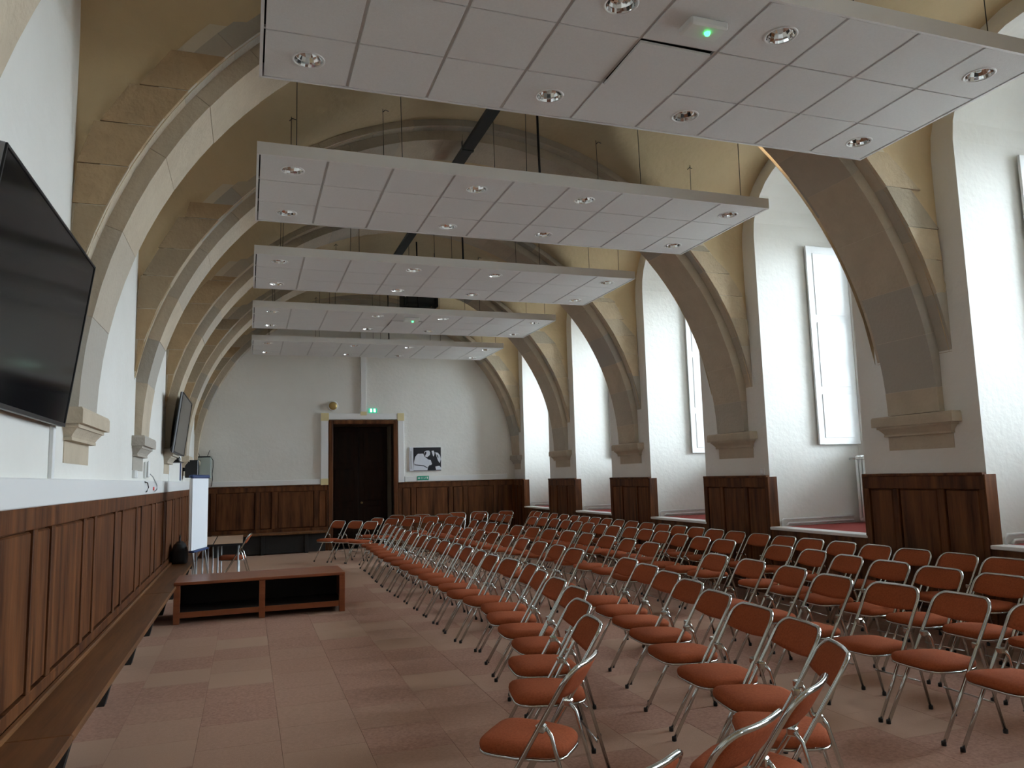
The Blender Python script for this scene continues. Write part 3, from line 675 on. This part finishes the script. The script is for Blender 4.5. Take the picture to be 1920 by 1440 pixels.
# ------------------------------------------------------------------ back wall fittings
cab = thing('wall_cabinet', 'grey-green metal wall cabinet in the far corner', 'cabinet', (-.955, YB-.2, 1.74))
obj('body', MB().box(-.17, .17, -.0, .2, 0, .47, .006), 'grey_green_metal', cab)
d_ = obj('door', MB().box(-.165, .165, -.018, -.001, .006, .464, .004), 'grey_green_metal', cab); obj('lock', MB().lathe([(0, -.03), (.014, -.03), (.016, -.018)], (-.06, 0, .39), 10, 'y'), 'black_rubber', d_)
rt = thing('wireless_router', 'flat black router with two antennas on the metal cabinet', 'router', (-.93, YB-.1, 2.21))
obj('body', MB().box(-.13, .13, -.07, .07, 0, .03, .006), 'black_plastic', rt)
obj('antenna', MB().tube([(-.1, .05, .02), (-.145, .05, .17)], .006, 6), 'black_plastic', rt); obj('antenna', MB().tube([(.06, .05, .02), (.11, .05, .17)], .006, 6), 'black_plastic', rt)
tag(obj('router_cable', MB().tube([(-.80, YB-.08, 2.225), (-.75, YB-.05, 2.15), (-.745, YB-.03, 2.0), (-.76, YB-.03, 1.85), (-.75, YB-.05, 1.72), (-.77, YB-.056, 1.56)], .008, 6), 'black_rubber'), 'black cable hanging from the router beside the metal cabinet', 'cable')
bell = thing('alarm_sounder', 'round brass-coloured alarm sounder above the door corner', 'alarm', (1.91, YB, 3.40))
obj('base_ring', MB().lathe([(.0, 0), (.125, 0), (.125, -.03), (.10, -.04), (.0, -.04)], n=28, axis='y'), 'white_enamel', bell); obj('dome', MB().lathe([(.098, -.041), (.09, -.07), (.05, -.09), (0, -.095)], n=28, axis='y'), 'brass', bell)
ex = thing('exit_sign', 'lit green and white exit sign above the doorway', 'sign', (2.86, YB, 3.29))
obj('box', MB().box(-.10, .10, -.05, 0, -.055, .055, .01), 'exit_green', ex)
for x in (-.045, .04): obj('pictogram', MB().prism([(x-.02, -.04), (x+.025, -.04), (x+.02, .04), (x-.025, .04)], lambda p: (p[0], -.0535, p[1]), lambda p: (p[0], -.0501, p[1])), 'exit_white', ex)
es = thing('exit_plate', 'small green exit route plate on the trunking below the picture', 'sign', (4.08, YB-.0505, 1.625))
obj('plate', MB().box(-.145, .145, -.006, 0, -.05, .05), 'sign_green', es)
obj('arrow', MB().prism([(-.125, 0), (-.095, .03), (-.095, .012), (-.075, .012), (-.075, -.012), (-.095, -.012), (-.095, -.03)], lambda p: (p[0], -.0075, p[1]), lambda p: (p[0], -.0061, p[1])), 'sign_white', es)
obj('running_figure', MB().prism([(.085, -.035), (.1, -.01), (.09, .02), (.105, .035), (.12, .02), (.115, 0), (.13, -.035), (.11, -.015)], lambda p: (p[0], -.0075, p[1]), lambda p: (p[0], -.0061, p[1])), 'sign_white', es)
for k, x in enumerate((-.045, -.01, .025, .055)):       # small lettering, too fine to read
    l = MB().box(x, x+.006, -.0075, -.0061, -.022, .022)
    if k != 2: l.box(x+.0065, x+.02, -.0075, -.0061, .015, .022)
    if k != 3: l.box(x+.0065, x+.02, -.0075, -.0061, -.022, -.015)
    obj('letter', l, 'sign_white', es)
pc = thing('wall_picture', 'black and white picture of pale figures beside the doorway', 'picture', (4.15, YB, 2.09))
obj('board', MB().box(-.40, .40, -.035, 0, -.29, .29, .004), 'picture_white', pc)
obj('dark_ground', MB().box(-.30, .395, -.037, -.0351, -.285, .285), 'picture_black', pc)
def blob(pts, nm='pale_shape', m_='picture_white', d=-.0395): obj(nm, MB().prism(pts, lambda p: (p[0], d, p[1]), lambda p: (p[0], -.0371, p[1])), m_, pc)
U = lambda L: [((x-452)/475*.80, (325-y)/350*.58) for x, y in L]
blob(U([(265, 492), (280, 370), (300, 290), (340, 245), (420, 245), (440, 290), (480, 320), (500, 360), (520, 410), (492, 440), (480, 492)]))
blob(U([(430, 250), (440, 215), (470, 200), (510, 200), (525, 230), (520, 265), (480, 300), (450, 290)]))
blob(U([(480, 330), (530, 340), (550, 400), (530, 420), (505, 390)]))
blob(U([(545, 205), (575, 200), (590, 230), (585, 270), (570, 290), (555, 240)]))
blob(U([(600, 225), (640, 235), (670, 270), (685, 330), (665, 390), (640, 350), (620, 290)]))
blob(U([(600, 440), (660, 430), (688, 460), (688, 490), (610, 490)]))
blob(U([(285, 380), (296, 404), (340, 408), (430, 420), (484, 455), (484, 466), (425, 432), (340, 420), (290, 414)]), 'dark_line', 'picture_black', -.0405)
blob(U([(432, 250), (448, 222), (462, 212), (470, 236), (456, 262), (448, 282)]), 'dark_hair', 'picture_black', -.0405)
blob(U([(618, 262), (634, 268), (648, 300), (640, 318)]), 'dark_line', 'picture_black', -.0405)
obj('edge_caption', MB().box(-.375, -.345, -.0365, -.0351, -.24, .2), 'grey_steel', pc)

# ------------------------------------------------------------------ tables, flip chart, spare chair, bag
def table(lab, x0, x1, y0, y1):
    t_ = thing('folding_table', lab, 'table', ((x0+x1)/2, (y0+y1)/2, 0), 0, 'tables behind the flip chart'); w, d = (x1-x0)/2, (y1-y0)/2
    obj('table_top', MB().box(-w, w, -d, d, .70, .73, .005), 'table_wood', t_); obj('edge_band', MB().box(-w-.003, w+.003, -d-.003, d+.003, .695, .7255), 'black_plastic', t_)
    for s_ in (-1, 1):
        for e in (-1, 1):
            obj('leg', MB().tube([(s_*(w-.06), e*(d-.05)+(.0), .695), (s_*(w-.06), e*(d-.05), .05), (s_*(w-.06)+.02, e*(d-.05), .015), (s_*(w-.06)+.06, e*(d-.05), .0125)], .0125, 8), 'grey_steel', t_)
        obj('cross_tube', MB().tube([(s_*(w-.06), -d+.05, .66), (s_*(w-.06), d-.05, .66)], .011, 8), 'grey_steel', t_)
table('wood-topped folding table close to the panelled wall behind the flip chart', -.76, -.48, 12.3, 14.1)
table('wood-topped folding table beside the spare chrome chair', -.465, -.06, 12.3, 14.1)
fc = thing('flip_chart', 'white flip chart pad on a grey stand behind the low platform', 'flip chart', (-.655, 11.72, 0), math.radians(75))
# local x runs along the pad width
obj('pad', MB().box(-.33, .33, -.03, -.006, .72, 1.70, .003), 'paper_white', fc); obj('board', MB().box(-.34, .34, -.005, .012, .72, 1.72, .003), 'white_paint', fc)
obj('clamp_bar', MB().box(-.35, .35, -.05, .025, 1.70, 1.75, .018), 'blue_plastic', fc); obj('pen_tray', MB().box(-.30, .30, -.06, .02, .69, .715, .004), 'blue_plastic', fc)
for x in (-.25, .25): obj('leg', MB().tube([(x, .02, 1.5), (x, -.02, .69), (x*1.1, -.12, .012)], .014, 8), 'grey_steel', fc)
obj('leg', MB().tube([(0, .025, 1.5), (0, .07, .012)], .014, 8), 'grey_steel', fc)
spare = copy_tree(proto); spare.location = (-.17, 13.45, 0); spare.rotation_euler = (0, 0, math.radians(-4))
tag(spare, 'spare chrome folding chair pushed under the end of the wood-topped tables', 'chair', 'folding chairs in rows')
bg = thing('black_bag', 'black soft bag left on the wall bench before the tables', 'bag', (XL+.17, 12.75, .446))
vs = []; F = []; n = 16
for (h, s_) in ((0, .92), (.06, 1.0), (.18, .95), (.27, .72), (.31, .35)):
    for k in range(n):
        a = 2*math.pi*k/n; ca, sa = math.cos(a), math.sin(a); vs.append((.12*abs(ca)**.6*(1 if ca > 0 else -1)*s_, .22*abs(sa)**.6*(1 if sa > 0 else -1)*s_+.02*math.sin(3*a+h*9), h+.012*math.sin(2*a+h*20) if h > 0 else 0))
for i in range(4):
    for k in range(n): F.append((i*n+k, i*n+(k+1) % n, (i+1)*n+(k+1) % n, (i+1)*n+k))
F += [tuple(range(n-1, -1, -1)), tuple(range(4*n, 5*n))]
obj('body', MB().add(vs, F, True), 'black_rubber', bg); obj('handle', MB().tube([(0, -.09, .29), (.01, -.07, .38), (0, 0, .41), (-.01, .07, .38), (0, .09, .29)], .01, 6), 'black_plastic', bg)
